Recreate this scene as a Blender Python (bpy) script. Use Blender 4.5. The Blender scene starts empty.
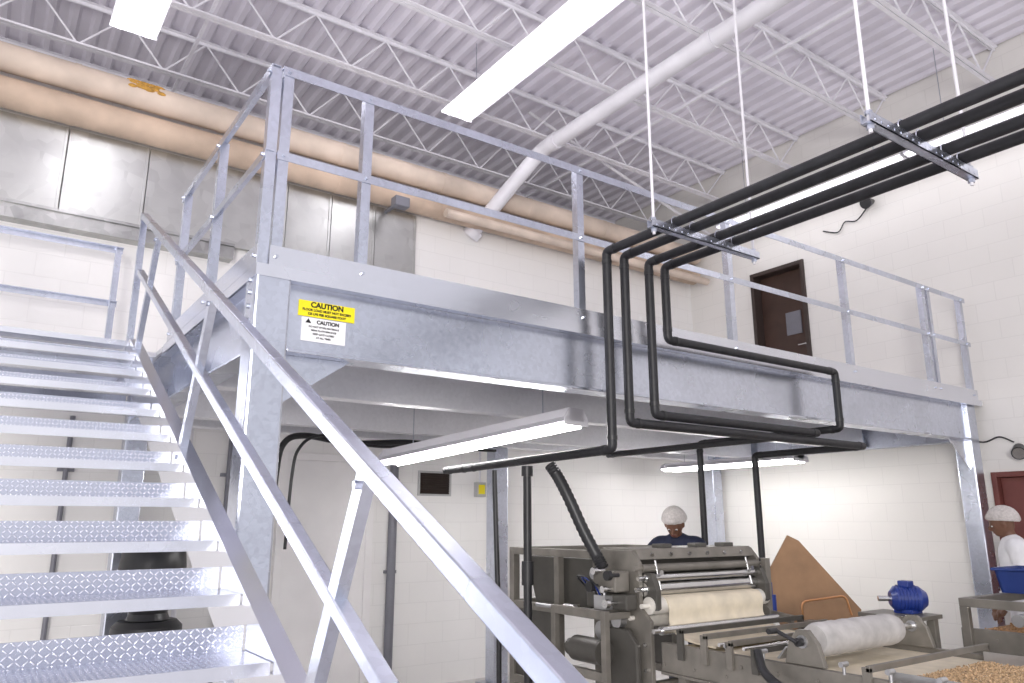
import bpy, math, random
from mathutils import Vector, Matrix
random.seed(7)
S = bpy.context.scene
C = S.collection
BASE = {}

# ------------------------------------------------------------------ mesh builder
class MB:
    def __init__(s): s.v=[]; s.f=[]
    def add(s,vs,fs):
        o=len(s.v); s.v+= [Vector(v) for v in vs]; s.f+=[tuple(i+o for i in f) for f in fs]; return s
    def box(s,x0,x1,y0,y1,z0,z1):
        return s.add([(x0,y0,z0),(x1,y0,z0),(x1,y1,z0),(x0,y1,z0),(x0,y0,z1),(x1,y0,z1),(x1,y1,z1),(x0,y1,z1)],
          [(0,3,2,1),(4,5,6,7),(0,1,5,4),(1,2,6,5),(2,3,7,6),(3,0,4,7)])
    def prism(s,pts,ext):
        pts=[Vector(p) for p in pts]; ext=Vector(ext); n=len(pts)
        nrm=Vector((0,0,0))
        for i in range(n): nrm+=pts[i].cross(pts[(i+1)%n])
        if nrm.dot(ext)>0: pts=pts[::-1]
        fs=[tuple(range(n)),tuple(range(2*n-1,n-1,-1))]
        for i in range(n):
            j=(i+1)%n; fs.append((j,i,i+n,j+n))
        return s.add(pts+[p+ext for p in pts],fs)
    def L(s,o,a,b,w,t,ext):
        o=Vector(o);a=Vector(a).normalized();b=Vector(b).normalized()
        return s.prism([o,o+a*w,o+a*w+b*t,o+a*t+b*t,o+a*t+b*w,o+b*w],ext)
    def bar(s,p,q,w,h,up=(0,0,1)):
        p=Vector(p);q=Vector(q);d=(q-p).normalized();u=Vector(up)
        a=d.cross(u).normalized(); b=a.cross(d).normalized()
        return s.prism([p-a*w/2-b*h/2,p+a*w/2-b*h/2,p+a*w/2+b*h/2,p-a*w/2+b*h/2],q-p)
    def tube(s,path,r,n=12,closed=False):
        P=[Vector(p) for p in path]; m=len(P)
        rs=r if isinstance(r,(list,tuple)) else [r]*m
        vs=[];fs=[];a=None
        for i in range(m):
            if closed: d=(P[(i+1)%m]-P[i-1]).normalized()
            elif i==0: d=(P[1]-P[0]).normalized()
            elif i==m-1: d=(P[-1]-P[-2]).normalized()
            else: d=((P[i]-P[i-1]).normalized()+(P[i+1]-P[i]).normalized()).normalized()
            if a is None:
                a=d.orthogonal().normalized()
            a=(a-d*a.dot(d)).normalized(); b=d.cross(a)
            for k in range(n):
                t=2*math.pi*k/n; vs.append(P[i]+(a*math.cos(t)+b*math.sin(t))*rs[i])
        rng=m if closed else m-1
        for i in range(rng):
            i2=(i+1)%m
            for k in range(n):
                k2=(k+1)%n; fs.append((i*n+k,i*n+k2,i2*n+k2,i2*n+k))
        if not closed:
            fs.append(tuple(range(n-1,-1,-1))); fs.append(tuple((m-1)*n+k for k in range(n)))
        return s.add(vs,fs)
    def cyl(s,p,q,r,r2=None,n=16): return s.tube([p,q],[r,r if r2 is None else r2],n)
    def ell(s,c,r,nu=16,nv=10,M=None,vmin=0.0,vmax=1.0):
        c=Vector(c); vs=[];fs=[]
        for j in range(nv+1):
            ph=math.pi*(vmin+(vmax-vmin)*j/nv)
            for i in range(nu):
                th=2*math.pi*i/nu
                p=Vector((r[0]*math.sin(ph)*math.cos(th),r[1]*math.sin(ph)*math.sin(th),r[2]*math.cos(ph)))
                if M: p=M@p
                vs.append(c+p)
        for j in range(nv):
            for i in range(nu):
                k=(i+1)%nu; fs.append((j*nu+i,(j+1)*nu+i,(j+1)*nu+k,j*nu+k))
        return s.add(vs,fs)
    def cap(s,p,q,r1,r2,n=14):
        p=Vector(p);q=Vector(q);d=(q-p)
        if d.length<1e-5: return s.ell(p,(r1,r1,r1))
        d.normalize(); path=[];rs=[]
        for k in range(5):
            t=math.pi/2*k/5; path.append(p-d*r1*math.cos(t)); rs.append(max(r1*math.sin(t),r1*.05))
        path.append(p);rs.append(r1);path.append(q);rs.append(r2)
        for k in range(1,6):
            t=math.pi/2*k/5; path.append(q+d*r2*math.sin(t)); rs.append(max(r2*math.cos(t),r2*.05))
        return s.tube(path,rs,n)
    def ibeam(s,p,q,w,h,tf,tw):
        p=Vector(p);q=Vector(q);d=(q-p).normalized();a=d.cross(Vector((0,0,1))).normalized();z=Vector((0,0,1))
        pts=[(-w/2,0),(w/2,0),(w/2,tf),(tw/2,tf),(tw/2,h-tf),(w/2,h-tf),(w/2,h),(-w/2,h),(-w/2,h-tf),(-tw/2,h-tf),(-tw/2,tf),(-w/2,tf)]
        return s.prism([p+a*x+z*y for x,y in pts],q-p)

def fillet(pts,r=.07,n=5):
    P=[Vector(p) for p in pts]; out=[P[0]]
    for i in range(1,len(P)-1):
        a=(P[i-1]-P[i]);b=(P[i+1]-P[i]); rr=min(r,a.length*.45,b.length*.45)
        A=P[i]+a.normalized()*rr;B=P[i]+b.normalized()*rr
        for k in range(n+1):
            t=k/n; out.append(A*(1-t)**2+P[i]*2*t*(1-t)+B*t*t)
    out.append(P[-1]); return out
def catmull(pts,n=6):
    P=[Vector(p) for p in pts]; P=[P[0]*2-P[1]]+P+[P[-1]*2-P[-2]]; out=[]
    for i in range(1,len(P)-2):
        for k in range(n):
            t=k/n;a,b,c,d=P[i-1],P[i],P[i+1],P[i+2]
            out.append(.5*((2*b)+(c-a)*t+(2*a-5*b+4*c-d)*t*t+(3*b-a-3*c+d)*t**3))
    out.append(P[-2]); return out

def mk(name,mb,mat,parent=None,base=None,smooth=False,bevel=0,**props):
    if parent is not None: B=BASE[parent]
    else:
        if base is None:
            xs=[v.x for v in mb.v];ys=[v.y for v in mb.v];zs=[v.z for v in mb.v]
            base=((min(xs)+max(xs))/2,(min(ys)+max(ys))/2,min(zs))
        B=Vector(base)
    me=bpy.data.meshes.new(name); me.from_pydata([tuple(v-B) for v in mb.v],[],mb.f); me.update()
    if smooth:
        for p in me.polygons: p.use_smooth=True
        try: me.set_sharp_from_angle(angle=math.radians(38))
        except Exception: pass
    o=bpy.data.objects.new(name,me); C.objects.link(o)
    if mat: me.materials.append(mat)
    if parent is not None: o.parent=parent
    else: o.location=B
    BASE[o]=B
    if bevel:
        m=o.modifiers.new('b','BEVEL'); m.width=bevel; m.segments=2; m.limit_method='ANGLE'
    for k,v in props.items(): o[k]=v
    return o
def thing(name,base,label,category,**props):
    o=bpy.data.objects.new(name,None); o.empty_display_size=.1; o.location=base; C.objects.link(o)
    BASE[o]=Vector(base); o['label']=label; o['category']=category
    for k,v in props.items(): o[k]=v
    return o

# ------------------------------------------------------------------ materials
def newmat(name):
    m=bpy.data.materials.new(name); m.use_nodes=True; nt=m.node_tree
    b=nt.nodes['Principled BSDF']; return m,nt,b
def N(nt,t,**kw):
    n=nt.nodes.new(t)
    for k,v in kw.items(): setattr(n,k,v)
    return n
def simple(name,col,rough=.5,metal=0,noise=.12,scale=8,bump=0,coat=0,alpha=1):
    m,nt,b=newmat(name)
    tc=N(nt,'ShaderNodeTexCoord'); nz=N(nt,'ShaderNodeTexNoise'); nz.inputs['Scale'].default_value=scale; nz.inputs['Detail'].default_value=5
    nt.links.new(tc.outputs['Object'],nz.inputs['Vector'])
    r=N(nt,'ShaderNodeValToRGB')
    r.color_ramp.elements[0].position=.3; r.color_ramp.elements[1].position=.7
    r.color_ramp.elements[0].color=tuple(x*(1-noise) for x in col)+(1,)
    r.color_ramp.elements[1].color=tuple(min(1,x*(1+noise)) for x in col)+(1,)
    nt.links.new(nz.outputs['Fac'],r.inputs['Fac']); nt.links.new(r.outputs['Color'],b.inputs['Base Color'])
    b.inputs['Roughness'].default_value=rough; b.inputs['Metallic'].default_value=metal
    b.inputs['Alpha'].default_value=alpha
    if coat: b.inputs['Coat Weight'].default_value=coat
    if bump:
        bp=N(nt,'ShaderNodeBump'); bp.inputs['Strength'].default_value=bump; bp.inputs['Distance'].default_value=.01
        nt.links.new(nz.outputs['Fac'],bp.inputs['Height']); nt.links.new(bp.outputs['Normal'],b.inputs['Normal'])
    return m
def galv(name,col=(.60,.63,.72),rough=.29,metal=.97,spangle=45,contrast=.12,big=2.2,vor=.28,bump=.30):
    m,nt,b=newmat(name)
    tc=N(nt,'ShaderNodeTexCoord'); vo=N(nt,'ShaderNodeTexVoronoi'); vo.inputs['Scale'].default_value=spangle
    nz=N(nt,'ShaderNodeTexNoise'); nz.inputs['Scale'].default_value=big; nz.inputs['Detail'].default_value=4; nz.inputs['Roughness'].default_value=.5
    nt.links.new(tc.outputs['Object'],vo.inputs['Vector']); nt.links.new(tc.outputs['Object'],nz.inputs['Vector'])
    bw=N(nt,'ShaderNodeRGBToBW'); nt.links.new(vo.outputs['Color'],bw.inputs[0])
    mx=N(nt,'ShaderNodeMath',operation='MULTIPLY_ADD'); mx.inputs[1].default_value=vor
    nt.links.new(bw.outputs[0],mx.inputs[0]); nt.links.new(nz.outputs['Fac'],mx.inputs[2])
    r=N(nt,'ShaderNodeValToRGB'); r.color_ramp.elements[0].position=.4; r.color_ramp.elements[1].position=.9
    r.color_ramp.elements[0].color=tuple(x*(1-contrast) for x in col)+(1,)
    r.color_ramp.elements[1].color=tuple(min(1,x*(1+contrast)) for x in col)+(1,)
    nt.links.new(mx.outputs[0],r.inputs['Fac']); nt.links.new(r.outputs['Color'],b.inputs['Base Color'])
    rr=N(nt,'ShaderNodeMapRange'); rr.inputs['From Min'].default_value=.4; rr.inputs['From Max'].default_value=.9
    rr.inputs['To Min'].default_value=rough-.03; rr.inputs['To Max'].default_value=rough+.05
    nt.links.new(nz.outputs['Fac'],rr.inputs['Value']); nt.links.new(rr.outputs[0],b.inputs['Roughness'])
    b.inputs['Metallic'].default_value=metal
    n2=N(nt,'ShaderNodeTexNoise'); n2.inputs['Scale'].default_value=2.5; n2.inputs['Detail'].default_value=1; nt.links.new(tc.outputs['Object'],n2.inputs['Vector'])
    bp=N(nt,'ShaderNodeBump'); bp.inputs['Strength'].default_value=bump; bp.inputs['Distance'].default_value=.014
    nt.links.new(n2.outputs['Fac'],bp.inputs['Height']); nt.links.new(bp.outputs['Normal'],b.inputs['Normal'])
    return m
def diamond(name):
    m,nt,b=newmat(name)
    tc=N(nt,'ShaderNodeTexCoord'); sp=N(nt,'ShaderNodeSeparateXYZ'); nt.links.new(tc.outputs['Object'],sp.inputs[0])
    def M(op,a,bb=None):
        n=N(nt,'ShaderNodeMath',operation=op)
        for i,x in enumerate([a,bb]):
            if x is None: continue
            if isinstance(x,(int,float)): n.inputs[i].default_value=x
            else: nt.links.new(x,n.inputs[i])
        return n.outputs[0]
    x=sp.outputs[0]; y=M('ADD',sp.outputs[1],sp.outputs[2])
    k=30.0
    p=M('MULTIPLY',M('ADD',x,y),k); q=M('MULTIPLY',M('SUBTRACT',x,y),k)
    fp=M('SUBTRACT',M('FRACT',M('ADD',p,100.0)),.5); fq=M('SUBTRACT',M('FRACT',M('ADD',q,100.0)),.5)
    gp=M('SUBTRACT',M('FRACT',M('ADD',p,100.5)),.5); gq=M('SUBTRACT',M('FRACT',M('ADD',q,100.5)),.5)
    def e(a,bb):
        u=M('MULTIPLY',a,a); w=M('MULTIPLY',M('MULTIPLY',bb,bb),14.0); return M('ADD',u,w)
    d=M('MINIMUM',e(fp,fq),e(gq,gp))
    mr=N(nt,'ShaderNodeMapRange'); mr.inputs['From Min'].default_value=.13; mr.inputs['From Max'].default_value=.04
    nt.links.new(d,mr.inputs['Value'])
    mix=N(nt,'ShaderNodeMix',data_type='RGBA'); mix.inputs[6].default_value=(.52,.545,.64,1); mix.inputs[7].default_value=(.92,.93,1,1)
    nt.links.new(mr.outputs[0],mix.inputs[0]); nt.links.new(mix.outputs[2],b.inputs['Base Color'])
    b.inputs['Metallic'].default_value=.97; b.inputs['Roughness'].default_value=.27
    bp=N(nt,'ShaderNodeBump'); bp.inputs['Strength'].default_value=.45; bp.inputs['Distance'].default_value=.004
    nt.links.new(mr.outputs[0],bp.inputs['Height']); nt.links.new(bp.outputs['Normal'],b.inputs['Normal'])
    return m
def blockwall(name,horiz,col=(.86,.84,.805)):
    m,nt,b=newmat(name)
    tc=N(nt,'ShaderNodeTexCoord'); sp=N(nt,'ShaderNodeSeparateXYZ'); cb=N(nt,'ShaderNodeCombineXYZ')
    nt.links.new(tc.outputs['Object'],sp.inputs[0]); nt.links.new(sp.outputs[horiz],cb.inputs[0]); nt.links.new(sp.outputs[2],cb.inputs[1])
    br=N(nt,'ShaderNodeTexBrick'); br.inputs['Scale'].default_value=1.0; br.inputs['Brick Width'].default_value=.4; br.inputs['Row Height'].default_value=.2
    br.inputs['Mortar Size'].default_value=.006; br.inputs['Mortar Smooth'].default_value=.7
    br.inputs['Color1'].default_value=col+(1,); br.inputs['Color2'].default_value=tuple(x*.985 for x in col)+(1,); br.inputs['Mortar'].default_value=tuple(x*.93 for x in col)+(1,)
    nt.links.new(cb.outputs[0],br.inputs['Vector'])
    nz=N(nt,'ShaderNodeTexNoise'); nz.inputs['Scale'].default_value=.8; nz.inputs['Detail'].default_value=6; nt.links.new(tc.outputs['Object'],nz.inputs['Vector'])
    mr=N(nt,'ShaderNodeMapRange'); mr.inputs['To Min'].default_value=.92; mr.inputs['To Max'].default_value=1.05; nt.links.new(nz.outputs['Fac'],mr.inputs['Value'])
    mx=N(nt,'ShaderNodeVectorMath',operation='SCALE'); nt.links.new(br.outputs['Color'],mx.inputs[0]); nt.links.new(mr.outputs[0],mx.inputs['Scale'])
    nt.links.new(mx.outputs[0],b.inputs['Base Color'])
    b.inputs['Roughness'].default_value=.55
    bp=N(nt,'ShaderNodeBump'); bp.inputs['Strength'].default_value=.18; bp.inputs['Distance'].default_value=.005; bp.invert=True
    nt.links.new(br.outputs['Fac'],bp.inputs['Height']); nt.links.new(bp.outputs['Normal'],b.inputs['Normal'])
    return m
def emit(name,col,st):
    m,nt,b=newmat(name); b.inputs['Base Color'].default_value=(.9,.9,.9,1)
    b.inputs['Emission Color'].default_value=col+(1,); b.inputs['Emission Strength'].default_value=st; return m

GALV=galv('galvanized_steel'); GALVD=galv('galvanized_dark',(.48,.50,.56),.33); GALVB=galv('galvanized_bright',(.74,.755,.82),.27,contrast=.05,vor=.10,bump=.12)
GALVU=galv('galvanized_underside_lit',(.88,.88,.91),.36,.5,contrast=.06)  # fill light put into the colour: paler, less metallic steel for the shaded underside
GPAN=galv('galvanized_sheet',(.58,.585,.56),.33,1,spangle=9,contrast=.20,big=1.4,vor=.25,bump=.6)
GLED=galv('galvanized_ledge',(.44,.44,.43),.36,1,spangle=14,contrast=.3,big=3)
DIA=diamond('diamond_plate')
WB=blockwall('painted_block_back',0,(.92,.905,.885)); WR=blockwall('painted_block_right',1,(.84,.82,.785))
CEIL=simple('ceiling_deck_paint',(.85,.82,.90),.45,.0,.05,1.5)
JOI=simple('joist_paint',(.90,.89,.94),.5,0,.06,5)
CONC=simple('concrete_floor',(.66,.64,.63),.5,0,.15,2,.2)
TAN=simple('tan_insulation',(.56,.43,.33),.7,0,.25,2.4,.15)
TANL=simple('pale_tan_insulation',(.66,.55,.46),.7,0,.22,2.4,.15)
RUST=simple('orange_foam_patch',(.55,.30,.06),.8,0,.35,25,.6)
WHP=simple('white_pipe_paint',(.76,.75,.79),.45,0,.06,4)
BLK=simple('black_foam',(.014,.014,.017),.5,0,.3,20,.2)
RUB=simple('black_plastic',(.02,.02,.022),.4,0,.2,12)
OLV=simple('olive_machine_paint',(.215,.20,.175),.40,.35,.2,7)
OLVD=simple('dark_machine_paint',(.095,.09,.08),.45,.3,.15,7)
CHR=simple('polished_steel',(.62,.62,.62),.22,1,.08,10)
FLR=simple('floured_steel',(.74,.71,.65),.6,.2,.15,12,.2)
DOU=simple('dough_belt_cream',(.76,.68,.53),.7,0,.12,9,.2)
CRUMB=simple('nut_crumbs',(.46,.27,.13),.8,0,.6,60,1.0)
CRUMB2=simple('nut_crumbs_pale',(.56,.39,.23),.8,0,.5,60,1.0)
BLUE=simple('blue_enamel',(.012,.035,.22),.35,0,.1,6,coat=.4)
BIN=simple('blue_plastic',(.02,.045,.20),.4,0,.1,6)
CLOTH=simple('grey_white_cloth',(.50,.485,.475),.75,0,.2,10,.3)
WOOD=simple('brown_fibreboard',(.31,.18,.095),.6,0,.18,5)
COP=simple('copper_rod',(.75,.38,.18),.3,.9,.1,5)
DBR=simple('dark_brown_door',(.055,.028,.02),.5,0,.2,4)
REDB=simple('reddish_brown_door',(.17,.05,.042),.5,0,.15,4)
DFR=simple('dark_door_frame',(.05,.035,.03),.5,0,.1,4)
GRD=simple('pale_door_paint',(.92,.90,.895),.45,0,.03,4)
GRF=simple('grey_frame_paint',(.20,.20,.23),.5,.2,.1,4)
YEL=simple('yellow_sign',(.88,.74,.01),.45,0,.03,4)
WSG=simple('white_sign',(.82,.82,.84),.45,0,.03,4)
INK=simple('black_ink',(.01,.01,.01),.6,0,.1,4)
BOXG=simple('grey_box_paint',(.5,.5,.5),.5,0,.05,5)
HOUS=simple('white_enamel_housing',(.72,.71,.76),.35,0,.03,4)
TUBE=emit('fluorescent_tube',(.98,.96,1.0),13)
TUBER=emit('fluorescent_tube_wall_side',(.98,.96,1.0),5)
TUBED=emit('fluorescent_tube_under_deck',(1,.975,.96),34)
SKIN=simple('brown_skin',(.16,.075,.045),.5,0,.1,12)
NET=simple('white_hair_net',(.72,.68,.66),.9,0,.15,60,.7,alpha=.80)
NAVY=simple('dark_shirt',(.015,.02,.05),.8,0,.2,15,.2)
COAT=simple('white_coat',(.82,.82,.85),.8,0,.05,15,.2)
PANT=simple('dark_trousers',(.05,.05,.07),.8,0,.2,15,.2)
WHT=simple('eye_white',(.8,.8,.8),.3,0,.02,5)
STEELG=simple('grey_stainless',(.5,.5,.51),.35,.8,.1,9)

# ------------------------------------------------------------------ room shell
XR,YB,ZC,YU=8.3,7.2,6.55,9.0
st=dict(kind='structure')
mk('floor',MB().box(-4,XR+.2,-4,YB+.2,-.1,0),CONC,**st)
mk('wall_back',MB().box(-4,XR+.2,YB,YB+.2,0,5.40).box(-4,XR+.2,YB+.2,YU+.2,5.2,5.40).box(-4,XR+.2,YU,YU+.2,5.40,ZC+.1),WB,base=(0,0,0),**st)
w=MB(); T=XR+.2
w.box(XR,T,-4,2.38,0,ZC+.1); w.box(XR,T,2.38,3.48,2.08,ZC+.1); w.box(XR,T,3.48,5.32,0,ZC+.1)
w.box(XR,T,5.32,6.13,0,2.79); w.box(XR,T,5.32,6.13,4.86,ZC+.1); w.box(XR,T,6.13,YB,0,ZC+.1); w.box(XR,T,YB,YU,5.40,ZC+.1)
w.box(T,T+.03,5.2,6.3,2.6,5.0); w.box(T,T+.03,2.2,3.6,0,2.2)
mk('wall_right',w,WR,base=(0,0,0),**st)
x=-4.0; prof=[]
while x<XR+.1:
    prof+=[(x,ZC),(x+.085,ZC),(x+.115,ZC-.038),(x+.165,ZC-.038),(x+.195,ZC)]; x+=.195
vs=[];fs=[]; mb=MB()
for (px,pz) in prof: vs+=[(px,-4,pz),(px,YU,pz)]
for i in range(len(prof)-1): fs.append((2*i,2*i+1,2*i+3,2*i+2))
mb.add(vs,fs); x1=prof[-1][0]
mb.box(-4,x1,-4,YU,ZC+.01,ZC+.05)
mk('ceiling',mb,CEIL,base=(0,0,ZC),**st)
def door(name,y0,y1,z0,z1,mat,fmat,rec=.05,win=None):
    t=MB(); t.box(XR-.03,XR+.18,y0,y0+.05,z0,z1); t.box(XR-.03,XR+.18,y1-.05,y1,z0,z1); t.box(XR-.03,XR+.18,y0+.05,y1-.05,z1-.05,z1)
    fr=mk(name,t,fmat,bevel=.004,base=(XR,(y0+y1)/2,z0),**st)
    mk('door_leaf',MB().box(XR+rec,XR+rec+.04,y0+.055,y1-.055,z0+.01,z1-.055),mat,parent=fr,bevel=.003)
    if win: mk('door_window',MB().box(XR+rec-.015,XR+rec,win[0],win[1],win[2],win[3]),GRF,parent=fr)
    h=MB(); h.cyl((XR+rec,y0+.12,z0+1.0),(XR+rec-.06,y0+.12,z0+1.0),.012); h.cyl((XR+rec-.06,y0+.12,z0+1.0),(XR+rec-.06,y0+.22,z0+1.0),.01)
    mk('door_handle',h,CHR,parent=fr,smooth=True)
door('door_1',5.32,6.13,2.79,4.86,DBR,DFR,rec=.12,win=(5.5,5.72,3.95,4.25))
door('door_2',2.38,3.48,0,2.08,REDB,REDB,win=(2.75,3.0,1.3,1.7))
t=MB(); t.box(2.38,2.45,YB-.03,YB-.001,0,2.25); t.box(3.28,3.36,YB-.03,YB-.001,0,2.25); t.box(2.45,3.28,YB-.03,YB-.001,2.18,2.25)
fr=mk('door_3',t,GRD,base=(2.87,YB,0),bevel=.004,**st)
mk('door_leaf',MB().box(2.452,3.278,YB-.022,YB-.002,.01,2.178),GRD,parent=fr,bevel=.003)

# ------------------------------------------------------------------ bar joists
JZ0=6.03
for i,y in enumerate([8.75,7.6,6.45,5.25,4.05,2.85,1.65,.45,-.75]):
    j=thing('bar_joist',(2.2,y,JZ0),'white painted open-web steel bar joist under the roof deck','roof joist',group='ceiling joists')
    for nm,z in (('bottom_chord',JZ0),('top_chord',ZC-.09)):
        s_=1 if nm=='bottom_chord' else -1
        m_=MB(); zz=z if s_==1 else z+.05
        m_.L((-4,y+.004,zz),(0,1,0),(0,0,s_),.04,.006,(XR+3.99,0,0)); m_.L((-4,y-.004,zz),(0,-1,0),(0,0,s_),.04,.006,(XR+3.99,0,0))
        mk(nm,m_,JOI,parent=j)
    pts=[];x=-3.9;k=0
    while x<XR: pts.append((x,y,JZ0+.015 if k%2 else ZC-.06)); x+=.38; k+=1
    m_=MB()
    for a,b in zip(pts[:-1],pts[1:]): m_.cyl(a,b,.010,n=6)
    mk('web_rod',m_,JOI,parent=j)
for x in (1.2,5.9):
    mk('joist_bridging',MB().L((x,-4,JZ0+.048),(1,0,0),(0,0,1),.03,.004,(0,YU+3.9,0)),JOI,label='thin white steel angle bridging across the roof joists',category='bridging',group='joist bridging')

# ------------------------------------------------------------------ fluorescent fixtures
def fixture(p,q,name,label,tmat=TUBE,w=.22,group='ceiling lights',hang=None,n=1,ts=.055,hb=.055,hh=.06):
    p=Vector(p);q=Vector(q);d=(q-p)
    for i in range(n):
        a=p+d*(i/n)+d.normalized()*.01; b=p+d*((i+1)/n)-d.normalized()*.01
        c=(a+b)/2
        t=thing(name,tuple(c),label,'light',group=group)
        s=d.cross(Vector((0,0,1))).normalized(); H=Vector((0,0,hh))
        m_=MB(); m_.prism([a-s*hb,a+s*hb,a+s*hb+H,a-s*hb+H],b-a)
        up=Vector((0,0,.035))
        for sg in (-1,1):
            m_.prism([a+s*sg*hb+up*.6,a+s*sg*w/2-up*.2,a+s*sg*w/2-up*.1,a+s*sg*hb+up],b-a)
        mk('housing',m_,HOUS,parent=t)
        dn=d.normalized()
        for pt in (a,b-dn*.012): mk('end_plate',MB().prism([pt-s*w/2+Vector((0,0,-.03)),pt+s*w/2+Vector((0,0,-.03)),pt+s*w/2+Vector((0,0,.02)),pt+s*hb+H,pt-s*hb+H,pt-s*w/2+Vector((0,0,.02))],dn*.012),HOUS,parent=t)
        for sg in (-1,1):
            o=s*sg*ts+Vector((0,0,-.022)); mk('fluorescent_tube',MB().cyl(a+o+dn*.03,b+o-dn*.03,.019),tmat,parent=t,smooth=True)
        for f in (.15,.85):
            pp=a+(b-a)*f; mk('hanger_wire',MB().cyl(pp+H*.9,(pp.x,pp.y,hang),.004,n=6),GALVD,parent=t)
lab='white fluorescent strip light with glowing tubes hung from the roof joists'
fixture((3.74,6.35,5.85),(3.74,3.70,5.85),'fluorescent_light',lab,hang=ZC-.05,n=1,w=.38,ts=.11)
fixture((.58,6.05,5.40),(.58,3.6,5.40),'fluorescent_light',lab,hang=ZC-.05,n=1,w=.34,ts=.10)
fixture((7.75,6.1,5.4),(7.75,-1.4,5.4),'fluorescent_light',lab,tmat=TUBER,hang=ZC-.05,n=3,w=.34,ts=.10)
fixture((3.38,4.0,2.28),(2.93,6.0,2.11),'shop_light','white fluorescent shop light hanging beneath the steel platform',tmat=TUBED,w=.26,group='lights under the platform',hang=2.70,ts=.07,hb=.08,hh=.09)
fixture((7.12,4.80,2.25),(7.12,6.72,2.25),'shop_light','white fluorescent shop light hanging beneath the steel platform',tmat=TUBED,w=.26,group='lights under the platform',hang=2.60,ts=.08)

# ------------------------------------------------------------------ mezzanine
DZ=2.79
mz=thing('mezzanine_platform',(4.6,5.2,0),'galvanized steel mezzanine platform on columns in front of block wall','platform')
mk('deck_plate',MB().box(.97,XR-.02,3.46,7.0,DZ-.035,DZ).box(-.45,.97,5.84,7.0,DZ-.035,DZ),GALVU,parent=mz)
mk('edge_beam',MB().ibeam((1.14,3.54,2.385),(8.02,3.54,2.385),.15,.37,.016,.012),GALV,parent=mz,bevel=.003)
mk('edge_beam',MB().ibeam((1.05,3.63,2.385),(1.05,6.75,2.385),.13,.37,.016,.012),GALV,parent=mz,bevel=.003)
mk('edge_beam',MB().ibeam((8.12,3.7,2.385),(8.12,6.75,2.385),.13,.37,.016,.012),GALV,parent=mz)
mk('edge_trim',MB().L((.97,3.455,DZ+.004),(0,1,0),(0,0,-1),.06,.004,(7.28,0,0)).L((.966,3.46,DZ+.004),(1,0,0),(0,0,-1),.06,.004,(0,2.1,0)),GALVB,parent=mz)
for y in (4.70,6.2):
    mk('cross_beam',MB().box(1.12,8.05,y-.06,y+.06,2.385,2.755),GALVU,parent=mz,bevel=.004)
mk('cross_beam',MB().ibeam((1.14,6.83,2.385),(8.05,6.83,2.385),.15,.37,.016,.012),GALVU,parent=mz)
x=1.7
while x<8:
    for (ya,yb) in ((3.56,4.63),(4.77,6.13),(6.27,6.82)):
        m_=MB(); m_.L((x,ya,2.66),(1,0,0),(0,0,1),.05,.004,(0,yb-ya,0)); m_.box(x,x+.004,ya,yb,2.66,2.75)
        mk('floor_joist',m_,GALVU,parent=mz)
    x+=.62
for (cx0,cy0) in ((.97,3.46),(8.02,3.50),(.97,6.75),(8.02,6.75),(4.55,6.76)):
    top=2.384 if cx0==4.55 else DZ-.036
    mk('column',MB().box(cx0,cx0+.17,cy0,cy0+.17,.02,top),GALV,parent=mz,bevel=.012)
    mk('base_plate',MB().box(cx0-.07,cx0+.24,cy0-.07,cy0+.24,0,.02),GALVD,parent=mz)
mk('knee_gusset',MB().prism([(1.141,3.545,2.384),(1.49,3.545,2.384),(1.141,3.545,2.14)],(0,.012,0)),GALV,parent=mz)
mk('knee_gusset',MB().prism([(8.019,3.545,2.384),(7.67,3.545,2.384),(8.019,3.545,2.10)],(0,.012,0)),GALVB,parent=mz)
for dz in (.06,.13,.2,.27,.33):
    mk('bolt_head',MB().cyl((.97,3.55,2.4+dz),(.958,3.55,2.4+dz),.012,n=6),GALVD,parent=mz)
mk('landing_beam',MB().box(-.45,.96,6.9,6.95,2.5,2.754).box(-.45,-.4,5.90,6.9,2.5,2.754).box(-.4,.96,5.86,5.89,2.5,2.754),GALV,parent=mz)

def Zr(h): return DZ+h
def railing(axis,c,a0,a1,posts,label,group='platform guard railings',toe=True,inward=1,th=1.07):
    base=((a0+a1)/2,c,DZ) if axis=='x' else (c,(a0+a1)/2,DZ)
    t=thing('guard_railing',base,label,'railing',group=group)
    def P(a,off,z): return (a,c+off,z) if axis=='x' else (c+off,a,z)
    E=(a1-a0,0,0) if axis=='x' else (0,a1-a0,0)
    A=(0,inward,0) if axis=='x' else (inward,0,0)
    mk('top_rail',MB().L(P(a0,0,Zr(th)),A,(0,0,-1),.048,.006,E),GALV,parent=t)
    mk('mid_rail',MB().L(P(a0,0,Zr(.60)),A,(0,0,-1),.045,.006,E),GALV,parent=t)
    if toe: mk('toe_board',MB().L(P(a0,0,Zr(.004)),A,(0,0,1),.10,.005,E),GALVB,parent=t)
    for p in posts:
        D=(1,0,0) if axis=='x' else (0,1,0)
        m_=MB().L(P(p,.006*inward,Zr(.005)),A,D,.052,.006,(0,0,th-.012))
        for z in (.05,.58,th-.025):
            m_.cyl(P(p+.026,0,Zr(z)),P(p+.026,-.012*inward,Zr(z)),.009,n=6)
        mk('post',m_,GALV,parent=t)
fl='galvanized angle-iron guard railing along the platform edge'
railing('x',3.46,1.025,8.2,[1.03,1.475,2.96,4.43,5.97,7.33,7.43,8.10],fl)
railing('y',.965,3.47,5.45,[3.48,4.45,5.38],'galvanized angle-iron guard railing beside the stair opening')
railing('x',6.88,-.42,.80,[-.40,.74],'galvanized angle-iron guard railing at the stair landing',inward=-1)

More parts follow.
